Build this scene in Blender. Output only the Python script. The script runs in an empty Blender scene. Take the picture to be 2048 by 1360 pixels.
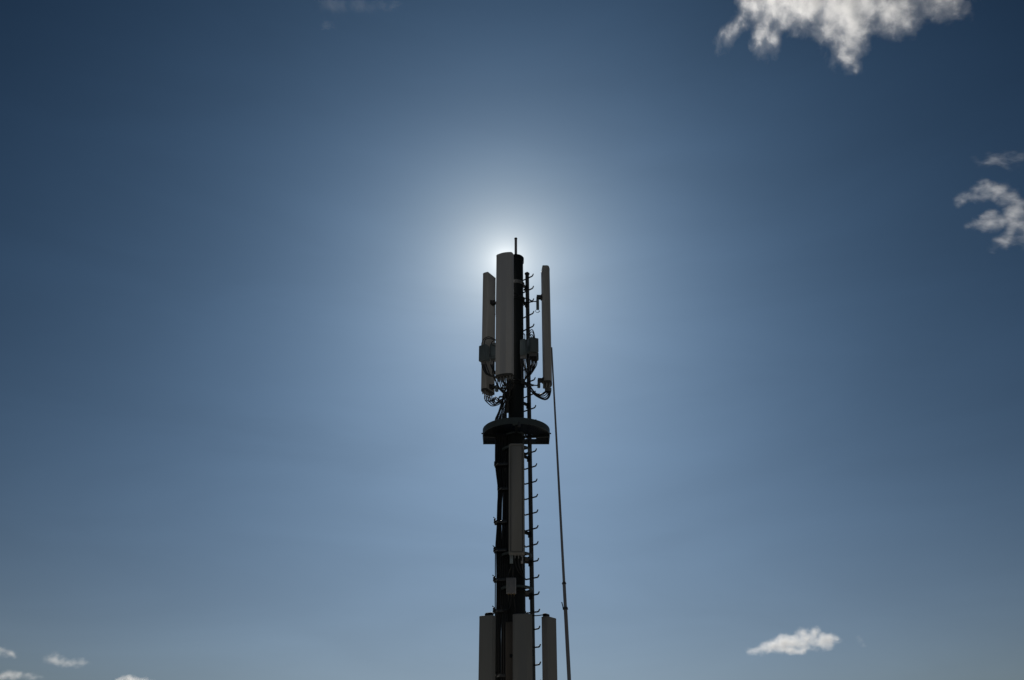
import bpy, bmesh, math, random
from mathutils import Vector, Matrix, Euler

random.seed(7)
R = math.radians
sc = bpy.context.scene
COL = sc.collection

# ------------------------------------------------------------------ camera
PITCH = 27.5
CAM_Z = 1.6
FPX = 1900.0                       # focal length in pixels of a 2048 px wide frame
cam_data = bpy.data.cameras.new("camera")
cam_data.sensor_width = 36.0
cam_data.lens = FPX * 36.0 / 2048.0
cam_data.clip_start = 0.1
cam_data.clip_end = 60000.0
cam = bpy.data.objects.new("camera", cam_data)
COL.objects.link(cam)
cam.location = (0, 0, CAM_Z)
cam.rotation_euler = (R(90 + PITCH), 0, 0)
sc.camera = cam
sc.render.resolution_x, sc.render.resolution_y = 1024, 680

# ------------------------------------------------------------------ sky and sun
SUN_EL, SUN_AZ = 32.30, -0.45      # azimuth from the viewing direction, positive to the right
sun_dir = Vector((math.cos(R(SUN_EL)) * math.sin(R(SUN_AZ)),
                  math.cos(R(SUN_EL)) * math.cos(R(SUN_AZ)), math.sin(R(SUN_EL))))
world = bpy.data.worlds.new("World")
sc.world = world
world.use_nodes = True
nt = world.node_tree
N, L = nt.nodes, nt.links
bg = N["Background"]
bg.inputs["Strength"].default_value = 0.1
sky = N.new("ShaderNodeTexSky")
sky.sky_type = "NISHITA"
sky.sun_disc = False
sky.sun_elevation = R(SUN_EL)
sky.sun_rotation = R(SUN_AZ)
sky.air_density, sky.dust_density, sky.ozone_density, sky.altitude = 1.0, 0.6, 1.0, 0.0


def vmath(op, a=None, b=None):
    n = N.new("ShaderNodeVectorMath")
    n.operation = op
    for k, x in enumerate((a, b)):
        if x is None:
            continue
        if hasattr(x, "is_output"):
            L.new(x, n.inputs[k])
        else:
            n.inputs[k].default_value = x
    return n.outputs["Value"] if op in ("DOT_PRODUCT", "LENGTH") else n.outputs[0]


def fmath(op, a=None, b=None):
    n = N.new("ShaderNodeMath")
    n.operation = op
    for k, x in enumerate((a, b)):
        if x is None:
            continue
        if hasattr(x, "is_output"):
            L.new(x, n.inputs[k])
        else:
            n.inputs[k].default_value = x
    return n.outputs[0]


# a deep blue, contrasty sky: one brightness from the sky model, hue following brightness
sep = N.new("ShaderNodeSeparateColor")
L.new(sky.outputs[0], sep.inputs[0])
glow = fmath("MULTIPLY", fmath("POWER", fmath("MULTIPLY", sep.outputs["Blue"], 0.1), 2.5), 0.179)
# the sun's aureole: light scattered forward by thin haze, falling off with the angle to the sun
tc = N.new("ShaderNodeTexCoord")
cosang = vmath("DOT_PRODUCT", tc.outputs["Generated"], tuple(sun_dir))
ang = fmath("MULTIPLY", fmath("ARCCOSINE", fmath("MINIMUM", cosang, 0.9999999)), 180 / math.pi)


def halo(width, amount, power=1.0):
    e = fmath("EXPONENT", fmath("MULTIPLY", fmath("POWER", fmath("MULTIPLY", ang, 1.0 / width), power), -1.0))
    return fmath("MULTIPLY", e, amount)


for width, amount, power in ((22.0, 0.0497, 2.0), (2.0, 0.668, 1.0)):
    glow = fmath("ADD", glow, halo(width, amount, power))
core = halo(0.45, 4.0)
inner = halo(3.0, 1.0)
comb = N.new("ShaderNodeCombineColor")
for chan, k, p_, ki in (("Red", 8.41, 1.2, 0.985), ("Green", 10.0, 1.0, 0.0), ("Blue", 12.32, 0.85, -2.04)):
    v_ = fmath("MULTIPLY", fmath("POWER", glow, p_), k)
    v_ = fmath("ADD", v_, fmath("MULTIPLY", inner, ki))
    L.new(fmath("ADD", v_, core), comb.inputs[chan])
# paler, warmer air near the horizon, all the way round
sepd = N.new("ShaderNodeSeparateXYZ")
L.new(tc.outputs["Generated"], sepd.inputs[0])
low = fmath("EXPONENT", fmath("MULTIPLY", fmath("MAXIMUM", sepd.outputs["Z"], 0.115), -13.0))
hz = N.new("ShaderNodeVectorMath")
hz.operation = "SCALE"
hz.inputs[0].default_value = (2.63, 1.77, -1.42)
L.new(low, hz.inputs["Scale"])
tot = vmath("ADD", comb.outputs[0], hz.outputs[0])
# a veil of high thin cirrus, hardly brighter than the air
cm = N.new("ShaderNodeMapping")
cm.inputs["Scale"].default_value = (2.2, 3.0, 9.0)
cm.inputs["Rotation"].default_value = (0.0, 0.25, 0.3)
L.new(tc.outputs["Generated"], cm.inputs[0])
cn = N.new("ShaderNodeTexNoise")
cn.inputs["Scale"].default_value = 1.6
cn.inputs["Detail"].default_value = 4
cn.inputs["Roughness"].default_value = 0.5
cn.inputs["Distortion"].default_value = 0.6
L.new(cm.outputs[0], cn.inputs["Vector"])
cv = N.new("ShaderNodeMapRange")
cv.inputs["From Min"].default_value = 0.35
cv.inputs["From Max"].default_value = 0.75
cv.inputs["To Min"].default_value = 0.965
cv.inputs["To Max"].default_value = 1.055
L.new(cn.outputs["Fac"], cv.inputs["Value"])
veil = N.new("ShaderNodeVectorMath")
veil.operation = "SCALE"
L.new(tot, veil.inputs[0])
L.new(cv.outputs[0], veil.inputs["Scale"])
L.new(veil.outputs[0], bg.inputs["Color"])

sun_data = bpy.data.lights.new("sun", "SUN")
sun_data.energy = 3.0
sun_data.angle = R(0.53)
sun_data.color = (1.0, 0.95, 0.88)
sun = bpy.data.objects.new("sun", sun_data)
COL.objects.link(sun)
sun.rotation_euler = sun_dir.to_track_quat("Z", "Y").to_euler()
sun.location = (0, 40, 40)

vs = sc.view_settings
vs.view_transform = "Standard"
vs.look = "None"
vs.exposure = 0.0
vs.gamma = 1.0
vs.use_curve_mapping = False
sc.render.engine = "CYCLES"
sc.cycles.volume_bounces = 2
sc.cycles.volume_max_steps = 512

# ------------------------------------------------------------------ places
D = 15.95                          # metres from the camera to the mast's axis
MX = 0.0765                        # the axis' own x


def at(u, v, y):
    """Point at distance y whose direction is that of photo position (u, v)."""
    yy = (680 - v) / FPX
    t = y / (math.cos(R(PITCH)) - yy * math.sin(R(PITCH)))
    return Vector(((u - 1024) / FPX * t, y, CAM_Z + t * (math.sin(R(PITCH)) + yy * math.cos(R(PITCH)))))


def zat(v, y=D):
    return at(1024, v, y).z


# ------------------------------------------------------------------ materials
def material(name, colour, rough=0.5, metal=0.0, dirt=None, dirt_amt=0.0, scale=6.0, bump=0.0, streak=False, spec=0.5):
    m = bpy.data.materials.new(name)
    m.use_nodes = True
    t = m.node_tree
    n, l = t.nodes, t.links
    p = n["Principled BSDF"]
    p.inputs["Roughness"].default_value = rough
    p.inputs["Metallic"].default_value = metal
    p.inputs["Specular IOR Level"].default_value = spec
    co = n.new("ShaderNodeTexCoord")
    mp = n.new("ShaderNodeMapping")
    l.new(co.outputs["Object"], mp.inputs[0])
    if streak:
        mp.inputs["Scale"].default_value = (1, 1, 0.12)
    no = n.new("ShaderNodeTexNoise")
    no.inputs["Scale"].default_value = scale
    no.inputs["Detail"].default_value = 6
    no.inputs["Roughness"].default_value = 0.65
    l.new(mp.outputs[0], no.inputs["Vector"])
    if dirt is not None:
        ra = n.new("ShaderNodeValToRGB")
        ra.color_ramp.elements[0].position = 0.42
        ra.color_ramp.elements[1].position = 0.72
        l.new(no.outputs["Fac"], ra.inputs[0])
        mu = n.new("ShaderNodeMath")
        mu.operation = "MULTIPLY"
        mu.inputs[1].default_value = dirt_amt
        l.new(ra.outputs[0], mu.inputs[0])
        mx = n.new("ShaderNodeMix")
        mx.data_type = "RGBA"
        mx.inputs["A"].default_value = (*colour, 1)
        mx.inputs["B"].default_value = (*dirt, 1)
        l.new(mu.outputs[0], mx.inputs["Factor"])
        l.new(mx.outputs["Result"], p.inputs["Base Color"])
    else:
        p.inputs["Base Color"].default_value = (*colour, 1)
    rr = n.new("ShaderNodeMapRange")
    rr.inputs["To Min"].default_value = max(0.05, rough - 0.1)
    rr.inputs["To Max"].default_value = min(1.0, rough + 0.12)
    l.new(no.outputs["Fac"], rr.inputs["Value"])
    l.new(rr.outputs[0], p.inputs["Roughness"])
    if bump:
        b = n.new("ShaderNodeBump")
        b.inputs["Strength"].default_value = bump
        b.inputs["Distance"].default_value = 0.01
        l.new(no.outputs["Fac"], b.inputs["Height"])
        l.new(b.outputs[0], p.inputs["Normal"])
    return m


M = {
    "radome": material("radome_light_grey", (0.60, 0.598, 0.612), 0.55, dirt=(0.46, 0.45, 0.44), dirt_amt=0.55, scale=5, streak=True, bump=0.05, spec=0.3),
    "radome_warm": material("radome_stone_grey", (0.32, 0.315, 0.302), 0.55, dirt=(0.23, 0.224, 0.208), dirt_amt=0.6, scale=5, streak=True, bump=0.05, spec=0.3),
    "radome_cream": material("radome_cream_grey", (0.50, 0.487, 0.465), 0.55, dirt=(0.36, 0.345, 0.315), dirt_amt=0.6, scale=5, streak=True, bump=0.05, spec=0.3),
    "endcap": material("end_cap_grey", (0.06, 0.06, 0.058), 0.6, dirt=(0.035, 0.035, 0.033), dirt_amt=0.5, scale=20),
    "paint": material("mast_dark_green_paint", (0.010, 0.014, 0.015), 0.55, dirt=(0.020, 0.025, 0.025), dirt_amt=0.5, scale=7, streak=True, bump=0.05, spec=0.3),
    "platform": material("platform_green_grey_paint", (0.075, 0.098, 0.102), 0.5, dirt=(0.05, 0.055, 0.055), dirt_amt=0.6, scale=9, bump=0.06),
    "radio": material("radio_grey_paint", (0.150, 0.190, 0.205), 0.5, dirt=(0.13, 0.14, 0.14), dirt_amt=0.5, scale=12, bump=0.04, spec=0.3),
    "steel": material("galvanised_steel", (0.26, 0.26, 0.26), 0.55, 0.5, dirt=(0.16, 0.155, 0.15), dirt_amt=0.5, scale=30),
    "dark_steel": material("weathered_steel", (0.09, 0.092, 0.095), 0.42, 0.6, dirt=(0.05, 0.05, 0.05), dirt_amt=0.5, scale=30),
    "rail": material("ladder_steel", (0.07, 0.075, 0.08), 0.55, 0.3, dirt=(0.06, 0.06, 0.06), dirt_amt=0.6, scale=20),
    "rubber": material("black_cable_sheath", (0.017, 0.017, 0.018), 0.38, dirt=(0.03, 0.03, 0.03), dirt_amt=0.5, scale=15),
    "matte_black": material("matte_black_plastic", (0.012, 0.012, 0.013), 0.85, spec=0.05),
    "connector": material("nickel_connector", (0.34, 0.33, 0.32), 0.5, 0.6),
    "brass": material("brass_connector", (0.30, 0.22, 0.12), 0.5, 0.6),
    "heatsink": material("finned_alloy", (0.52, 0.51, 0.52), 0.45, 0.1, dirt=(0.28, 0.28, 0.27), dirt_amt=0.4, scale=14),
    "aluminium": material("weathered_aluminium_pole", (0.34, 0.33, 0.34), 0.5, 0.4, dirt=(0.17, 0.16, 0.16), dirt_amt=0.5, scale=4, streak=True),
    "tab": material("zinc_tab", (0.36, 0.42, 0.44), 0.45, 0.2),
    "concrete": material("concrete", (0.33, 0.32, 0.30), 0.85, dirt=(0.22, 0.21, 0.19), dirt_amt=0.7, scale=3, bump=0.2),
}


# ------------------------------------------------------------------ mesh helpers
class MB:
    """Collects shapes; build() links them as one mesh object."""

    def __init__(self):
        self.bm = bmesh.new()

    def box(self, c, s, rot=None, bevel=0.0, seg=2):
        m = Matrix.Translation(Vector(c))
        if rot is not None:
            m = m @ (rot.to_4x4() if isinstance(rot, Matrix) else Euler(rot).to_matrix().to_4x4())
        r = bmesh.ops.create_cube(self.bm, size=1.0)
        vs_ = r["verts"]
        bmesh.ops.scale(self.bm, vec=Vector(s), verts=vs_)
        if bevel:
            eds = list({e for v in vs_ for e in v.link_edges})
            rb = bmesh.ops.bevel(self.bm, geom=eds, offset=bevel, segments=seg, affect="EDGES", profile=0.5)
            vs_ = list({v for v in rb["verts"]} | {v for v in vs_ if v.is_valid})
        bmesh.ops.transform(self.bm, matrix=m, verts=vs_)
        return self

    def rings(self, rings, cap=True, closed=False):
        bm = self.bm
        rv = [[bm.verts.new(p) for p in r] for r in rings]
        n = len(rv[0])
        m = len(rv)
        for i in range(m if closed else m - 1):
            a, b = rv[i], rv[(i + 1) % m]
            for j in range(n):
                bm.faces.new((a[j], a[(j + 1) % n], b[(j + 1) % n], b[j]))
        if cap and not closed:
            bm.faces.new(list(reversed(rv[0])))
            bm.faces.new(rv[-1])
        return self

    def cyl(self, p0, p1, r0, r1=None, n=16):
        r1 = r0 if r1 is None else r1
        return self.tube([Vector(p0), Vector(p1)], [r0, r1], n)

    def tube(self, pts, r, n=8, closed=False):
        pts = [Vector(p) for p in pts]
        k = len(pts)
        rr = r if isinstance(r, (list, tuple)) else [r] * k
        up = None
        out = []
        for i, p in enumerate(pts):
            if closed:
                d = pts[(i + 1) % k] - pts[i - 1]
            else:
                d = pts[min(i + 1, k - 1)] - pts[max(i - 1, 0)]
            d.normalize()
            if up is None:
                up = d.orthogonal().normalized()
            else:
                up = (up - d * up.dot(d))
                up = up.normalized() if up.length > 1e-6 else d.orthogonal().normalized()
            q = d.cross(up)
            out.append([p + (up * math.cos(a) + q * math.sin(a)) * rr[i] for a in (2 * math.pi * j / n for j in range(n))])
        return self.rings(out, closed=closed)

    def lathe(self, prof, c=(0, 0, 0), n=32, closed=False):
        c = Vector(c)
        rings = [[c + Vector((r * math.cos(a), r * math.sin(a), z)) for a in (2 * math.pi * j / n for j in range(n))] for r, z in prof]
        return self.rings(rings, closed=closed)

    def arc_plate(self, c, r0, r1, z0, z1, a0, a1, n=32):
        """Flat or upright curved strip between two angles."""
        c = Vector(c)
        rings = []
        for i in range(n + 1):
            a = a0 + (a1 - a0) * i / n
            ca, sa = math.cos(a), math.sin(a)
            rings.append([c + Vector((r0 * ca, r0 * sa, z0)), c + Vector((r1 * ca, r1 * sa, z0)),
                          c + Vector((r1 * ca, r1 * sa, z1)), c + Vector((r0 * ca, r0 * sa, z1))])
        return self.rings(rings)

    def build(self, name, mat, parent=None, smooth=True, angle=40):
        bm = self.bm
        bmesh.ops.recalc_face_normals(bm, faces=bm.faces)
        me = bpy.data.meshes.new(name)
        bm.to_mesh(me)
        bm.free()
        me.materials.append(M[mat] if isinstance(mat, str) else mat)
        if smooth:
            me.shade_smooth()
            me.set_sharp_from_angle(angle=R(angle))
        o = bpy.data.objects.new(name, me)
        COL.objects.link(o)
        if parent is not None:
            o.parent = parent
        return o


def tag(o, label, cat, group=None, kind=None):
    o["label"] = label
    if cat:
        o["category"] = cat
    if group:
        o["group"] = group
    if kind:
        o["kind"] = kind
    return o


def thing(name, label, cat, loc=(0, 0, 0), rz=0.0, group=None):
    o = bpy.data.objects.new(name, None)
    o.empty_display_size = 0.2
    COL.objects.link(o)
    o.location = loc
    o.rotation_euler = (0, 0, rz)
    return tag(o, label, cat, group)


def inst(src, parent, loc=(0, 0, 0), rot=(0, 0, 0)):
    o = src.copy()
    COL.objects.link(o)
    o.parent = parent
    o.location = loc
    o.rotation_euler = rot
    return o


def smooth_path(pts, sub=6):
    pts = [Vector(p) for p in pts]
    if len(pts) < 3:
        return pts
    q = [pts[0] * 2 - pts[1]] + pts + [pts[-1] * 2 - pts[-2]]
    out = []
    for i in range(1, len(q) - 2):
        a, b, c, d = q[i - 1:i + 3]
        for k in range(sub):
            t = k / sub
            out.append(0.5 * ((2 * b) + (c - a) * t + (2 * a - 5 * b + 4 * c - d) * t * t + (3 * b - a - 3 * c + d) * t ** 3))
    out.append(pts[-1])
    return out


# ------------------------------------------------------------------ the ground
def ground():
    bm = bmesh.new()
    bmesh.ops.create_grid(bm, x_segments=60, y_segments=60, size=9000)
    for v in bm.verts:
        d = math.hypot(v.co.x, v.co.y)
        v.co.z = -0.0 if d < 60 else -min(1.0, (d - 60) / 400) * 3.0
    me = bpy.data.meshes.new("ground")
    bm.to_mesh(me)
    bm.free()
    m = bpy.data.materials.new("dry_grass_ground")
    m.use_nodes = True
    n, l = m.node_tree.nodes, m.node_tree.links
    p = n["Principled BSDF"]
    p.inputs["Roughness"].default_value = 0.9
    p.inputs["Specular IOR Level"].default_value = 0.1
    co = n.new("ShaderNodeTexCoord")
    a = n.new("ShaderNodeTexNoise")
    a.inputs["Scale"].default_value = 0.35
    a.inputs["Detail"].default_value = 8
    l.new(co.outputs["Object"], a.inputs["Vector"])
    r = n.new("ShaderNodeValToRGB")
    e = r.color_ramp.elements
    e[0].position, e[0].color = 0.35, (0.16, 0.158, 0.145, 1)
    e[1].position, e[1].color = 0.7, (0.27, 0.258, 0.24, 1)
    l.new(a.outputs["Fac"], r.inputs[0])
    l.new(r.outputs[0], p.inputs["Base Color"])
    me.materials.append(m)
    o = bpy.data.objects.new("ground", me)
    COL.objects.link(o)
    o["kind"] = "structure"
    o["label"] = "dry grassy ground the mast stands on"


ground()

# ------------------------------------------------------------------ the mast
POLE_R = 0.143
Z_TOP = zat(516)


def ring_profile(r0, r1, z0, z1):
    return [(r0, z0), (r1, z0), (r1, z1), (r0, z1)]


mast = thing("radio_mast", "tall dark steel tube mast carrying all the panel antennas", "mast", (MX, D, 0))
Z_JOINT = zat(1176)
MB().lathe([(POLE_R + 0.004, 0.30), (POLE_R + 0.004, Z_JOINT)], n=40).build("lower_tube", "paint", mast)
MB().lathe([(POLE_R, Z_JOINT + 0.0005), (POLE_R, Z_TOP - 0.10)], n=40).build("upper_tube", "paint", mast)
MB().lathe([(POLE_R + 0.003, Z_TOP - 0.12), (POLE_R + 0.014, Z_TOP - 0.11), (POLE_R + 0.016, Z_TOP - 0.015), (POLE_R + 0.004, Z_TOP),
            (0.03, Z_TOP + 0.012)], n=40).build("top_cap", "paint", mast)
MB().box((0, 0, 0.15), (1.1, 1.1, 0.30), bevel=0.02).build("foundation_block", "concrete", mast)
fl = MB().lathe(ring_profile(POLE_R + 0.005, 0.30, 0.302, 0.335), n=40, closed=True).build("base_flange", "dark_steel", mast)
# ring flanges round the tube that also hold the ladder rail
for v, rr_, h in ((903, 0.262, 0.030), (1114, 0.262, 0.034), (1181, 0.268, 0.034)):
    z = zat(v)
    f_ = MB().lathe(ring_profile(0.225, rr_, z, z + h), n=48, closed=True).build("ring_flange", "platform", mast)
    for k in range(5):
        a = R(40 + 72 * k)
        MB().box((0.186 * math.cos(a), 0.186 * math.sin(a), z + h * 0.45), (0.082, 0.03, h * 0.7), rot=(0, 0, a)).build("spoke", "paint", f_)
for v in (1114, 1181):
    z = zat(v)
    MB().lathe(ring_profile(POLE_R + 0.0055, 0.222, z - 0.045, z - 0.035), n=48, closed=True).build("stiffener_ring", "paint", mast)

# collar band high on the tube, with bolts
zc = zat(570)
cb = MB().lathe(ring_profile(POLE_R + 0.001, POLE_R + 0.016, zc - 0.035, zc + 0.035), n=40, closed=True).build("collar_band", "steel", mast)
for k in range(6):
    a = R(-120 + 24 * k)
    r_ = POLE_R + 0.016
    MB().cyl((r_ * math.cos(a), r_ * math.sin(a), zc), ((r_ + 0.016) * math.cos(a), (r_ + 0.016) * math.sin(a), zc), 0.011, n=6).build("bolt", "steel", cb)
for k in range(3):
    a = R(-28 + 10 * k)
    MB().box(((POLE_R + 0.022) * math.cos(a), (POLE_R + 0.022) * math.sin(a), zc - 0.01 - 0.055 * k), (0.03, 0.03, 0.03), rot=(0, 0, a)).build("bolt", "dark_steel", cb)

# ------------------------------------------------------------------ whip on the top
zt = Z_TOP + 0.012
whip = thing("whip_antenna", "short thin rod antenna standing upright on the very top of the mast", "antenna", (MX + 0.0, D - 0.02, zt))
hw = zat(476, D - 0.02) - zt
MB().lathe([(0.035, 0.0), (0.035, 0.02), (0.024, 0.03), (0.024, 0.06)], n=16).build("base", "dark_steel", whip)
MB().cyl((0, 0, 0.058), (0, 0, hw - 0.034), 0.026, n=16).build("rod", "aluminium", whip)
MB().lathe([(0.024, hw - 0.035), (0.030, hw - 0.028), (0.030, hw - 0.006), (0.022, hw)], n=16).build("tip", "dark_steel", whip)


# ------------------------------------------------------------------ panel antennas
def radome_profile(w, d, kind="bow", n=10):
    """Cross-section, front towards -y, centred."""
    pts = []
    hw_, hd = w / 2, d / 2
    if kind == "bow":                       # bowed front, rounded shoulders, flat back
        rc = min(0.05, hd * 0.7)
        bow = 0.022
        m = 14
        for i in range(m + 1):
            x = -hw_ + rc + (w - 2 * rc) * i / m
            t = x / (hw_ - rc)
            pts.append((x, -hd - 0 + bow * t * t - bow * 0.5))
        y1 = -hd + bow * 0.5
        for i in range(1, n + 1):
            a = math.pi / 2 * i / n
            pts.append((hw_ - rc + rc * math.sin(a), y1 + rc - rc * math.cos(a)))
        rb = 0.022
        for i in range(0, 6):
            a = math.pi / 2 * i / 5
            pts.append((hw_ - rb + rb * math.cos(a) - 0.004, hd - rb + rb * math.sin(a)))
        left = [(-x, y) for x, y in reversed(pts[m + 1:])]
        return pts + left
    rc = 0.018 if kind == "flat" else 0.03   # box with rounded corners
    for cx, cy, a0 in ((hw_ - rc, -hd + rc, -90), (hw_ - rc, hd - rc, 0), (-hw_ + rc, hd - rc, 90), (-hw_ + rc, -hd + rc, 180)):
        for i in range(6):
            a = R(a0 + 90 * i / 5)
            pts.append((cx + rc * math.cos(a), cy + rc * math.sin(a)))
    return pts


def loft(prof, stations):
    """Stations: (z, inset in metres)."""
    rings = []
    for z, ins in stations:
        ring = []
        for x, y in prof:
            l_ = math.hypot(x, y)
            k = max(0.0, (l_ - ins) / l_)
            ring.append(Vector((x * k, y * k, z)))
        rings.append(ring)
    return MB().rings(rings)


def slab(w, h, rc, y0, y1, bev, zc):
    """Upright plate with rounded corners, front at y0."""
    out = []
    for cx, cz, a0 in ((w / 2 - rc, -h / 2 + rc, -90), (w / 2 - rc, h / 2 - rc, 0), (-w / 2 + rc, h / 2 - rc, 90), (-w / 2 + rc, -h / 2 + rc, 180)):
        for i in range(6):
            a = R(a0 + 90 * i / 5)
            out.append((cx + rc * math.cos(a), cz + rc * math.sin(a)))
    kx, kz = (w - 2 * bev) / w, (h - 2 * bev) / h
    return MB().rings([[Vector((x * kx, y0, zc + z * kz)) for x, z in out], [Vector((x, y0 + bev, zc + z)) for x, z in out],
                       [Vector((x, y1, zc + z)) for x, z in out]])


def panel_antenna(label, loc, yaw, w, d, h, kind="bow", mat="radome", group=None, conns=(2, 5), brackets=True, reach=0.37, tilt=0.0,
                  cap_h=0.035, cap_mat="endcap", upper=0.745):
    t = thing("panel_antenna", label, "antenna", loc, -R(yaw), group)
    t.rotation_euler = (R(tilt), 0, -R(yaw))
    prof = radome_profile(w, d, kind)
    if kind == "slab":
        slab(w, h, 0.035, -d / 2, d / 2, 0.018, h / 2).build("radome", mat, t, angle=50)
        # raised edge round the face
        rim_ = MB()
        ow, oh = w - 0.036, h - 0.036
        iw, ih = w - 0.054, h - 0.078
        def outline(a_, b_, rc, y):
            o_ = []
            for cx, cz, a0 in ((a_ / 2 - rc, -b_ / 2 + rc, -90), (a_ / 2 - rc, b_ / 2 - rc, 0), (-a_ / 2 + rc, b_ / 2 - rc, 90), (-a_ / 2 + rc, -b_ / 2 + rc, 180)):
                for i in range(6):
                    q_ = R(a0 + 90 * i / 5)
                    o_.append(Vector((cx + rc * math.cos(q_), y, h / 2 + cz + rc * math.sin(q_))))
            return o_
        rim_.rings([outline(ow, oh, 0.03, -d / 2 - 0.0005), outline(ow - 0.004, oh - 0.004, 0.028, -d / 2 - 0.02),
                    outline(iw + 0.002, ih + 0.002, 0.02, -d / 2 - 0.02), outline(iw, ih, 0.02, -d / 2 - 0.0005)], closed=True)
        rim_.build("edge_moulding", mat, t)
    else:
        loft(prof, [(cap_h + 0.001, 0.004), (cap_h + 0.004, 0), (h - 0.030, 0), (h - 0.024, 0.0015)]).build("radome", mat, t, angle=50)
        loft(prof, [(h - 0.0238, -0.002), (h - 0.010, -0.002), (h - 0.003, 0.004), (h, 0.012)]).build("top_cap", mat, t, angle=50)
        loft(prof, [(0.0, 0.006), (0.006, -0.0015), (cap_h, -0.0015)]).build("bottom_cap", cap_mat, t, angle=50)
    rows, cols = conns
    src = None
    for r_ in range(rows):
        for c in range(cols):
            x = -w / 2 + w * (c + 0.75) / (cols + 0.5)
            y = -d / 2 + d * (r_ + 0.8) / (rows + 0.6)
            if src is None:
                src = MB().lathe([(0.013, 0.0), (0.013, -0.02), (0.0105, -0.022), (0.0105, -0.055), (0.008, -0.06)], n=10).build("connector", "connector", t)
                src.location = (x, y, 0)
            else:
                inst(src, t, (x, y, 0))
    if brackets:
        for z in (0.10, h * upper):
            b = MB().box((0, d / 2 + 0.013, z), (0.11, 0.026, 0.09), bevel=0.004).build("bracket", "dark_steel", t)
            for s in (-1, 1):
                MB().box((0.035 * s, d / 2 + 0.065, z), (0.012, 0.09, 0.065), bevel=0.002).build("lug", "dark_steel", b)
            MB().cyl((-0.055, d / 2 + 0.095, z), (0.055, d / 2 + 0.095, z), 0.009, n=8).build("bolt", "steel", b)
    return t


UP_R = 0.58


def sector(yaw, r):
    return MX - math.sin(R(yaw)) * r, D - math.cos(R(yaw)) * r


PW, PD = 0.318, 0.145
G_UP = "sector antennas round the mast top"
ax, ay = sector(20, UP_R)
antA = panel_antenna("tallest pale grey panel antenna at the mast top hiding the sun, facing forward",
                     (ax - 0.016, ay, zat(751, ay - 0.07)), 20, PW + 0.012, PD, zat(509, ay) - zat(751, ay - 0.07), group=G_UP)
bx_, by_ = sector(120, UP_R + 0.042)
antB = panel_antenna("pale grey panel antenna beside the mast top, turned away and partly behind two radio units",
                     (bx_, by_, zat(786, by_)), 122, PW - 0.006, PD, zat(551.5, by_) - zat(786, by_), mat="radome_cream", group=G_UP)
cx_, cy_ = sector(-95, UP_R)
antC = panel_antenna("narrow edge-on panel antenna near the thin leaning pole's tip",
                     (cx_ + 0.004, cy_, zat(771, cy_)), -94, PW, PD, zat(538.5, cy_) - zat(771, cy_), mat="radome_cream", group=G_UP)

# ------------------------------------------------------------------ mounting collars between the mast and the upper antennas
for k, (v, nm) in enumerate(((601, "upper clamp collar with three arms holding the mast-top antennas"),
                             (769, "lower clamp collar with three arms holding the mast-top antennas"))):
    z = zat(v)
    c = thing("mounting_collar", nm, "bracket", (MX, D, z), group="antenna clamp collars")
    MB().lathe(ring_profile(POLE_R + 0.0015, POLE_R + 0.022, -0.04, 0.04), n=40, closed=True).build("collar", "paint", c)
    MB().lathe(ring_profile(POLE_R + 0.0225, POLE_R + 0.032, 0.015, 0.030), n=40, closed=True).build("hoop", "dark_steel", c)
    for yaw in (20, 121, -96):
        a = R(-90 - yaw)
        dx, dy = math.cos(a), math.sin(a)
        px_, py_ = -dy, dx
        reach = UP_R - PD / 2 - 0.09
        m_ = MB()
        for s in (-1, 1):     # two curved straps meeting at the arm's nose
            pts = [Vector((dx * POLE_R * 0.75 + px_ * s * 0.125, dy * POLE_R * 0.75 + py_ * s * 0.125, 0.0)),
                   Vector((dx * 0.22 + px_ * s * 0.085, dy * 0.22 + py_ * s * 0.085, 0.0)),
                   Vector((dx * 0.29 + px_ * s * 0.025, dy * 0.29 + py_ * s * 0.025, 0.0)),
                   Vector((dx * 0.33 + px_ * s * 0.012, dy * 0.33 + py_ * s * 0.012, 0.0))]
            m_.tube(smooth_path(pts, 5), 0.013, 8)
        arm = m_.build("arm", "paint", c)
        MB().cyl((dx * 0.31, dy * 0.31, 0), (dx * (reach + 0.0), dy * (reach + 0.0), 0), 0.011, n=10).build("rod", "dark_steel", arm)
        h_ = 0.23 if k == 0 else 0.09
        zo = -0.06 if k == 0 else 0.0
        MB().box((dx * (reach + 0.005), dy * (reach + 0.005), zo), (0.052, 0.052, h_), rot=(0, 0, a), bevel=0.006).build("tilt_block", "radio", arm)
        if k == 0:
            m2 = MB()
            m2.tube(smooth_path([(dx * (reach - 0.01), dy * (reach - 0.01), 0.055), (dx * (reach + 0.02), dy * (reach + 0.02), 0.085),
                                 (dx * (reach + 0.07), dy * (reach + 0.07), 0.085), (dx * (reach + 0.085), dy * (reach + 0.085), 0.04)], 5), 0.014, 8)
            m2.build("hook", "paint", arm)
            m3 = MB()
            for s in (-1, 1):
                m3.tube(smooth_path([(dx * reach + px_ * s * 0.01, dy * reach + py_ * s * 0.01, -0.165),
                                     (dx * (reach - 0.04 * s) + px_ * 0.03, dy * (reach - 0.04 * s) + py_ * 0.03, -0.19),
                                     (dx * reach + px_ * 0.02, dy * reach + py_ * 0.02, -0.235),
                                     (dx * (reach + 0.05) - px_ * 0.01, dy * (reach + 0.05) - py_ * 0.01, -0.215)], 5), 0.004, 6)
            m3.build("control_wire", "rubber", arm)

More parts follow.
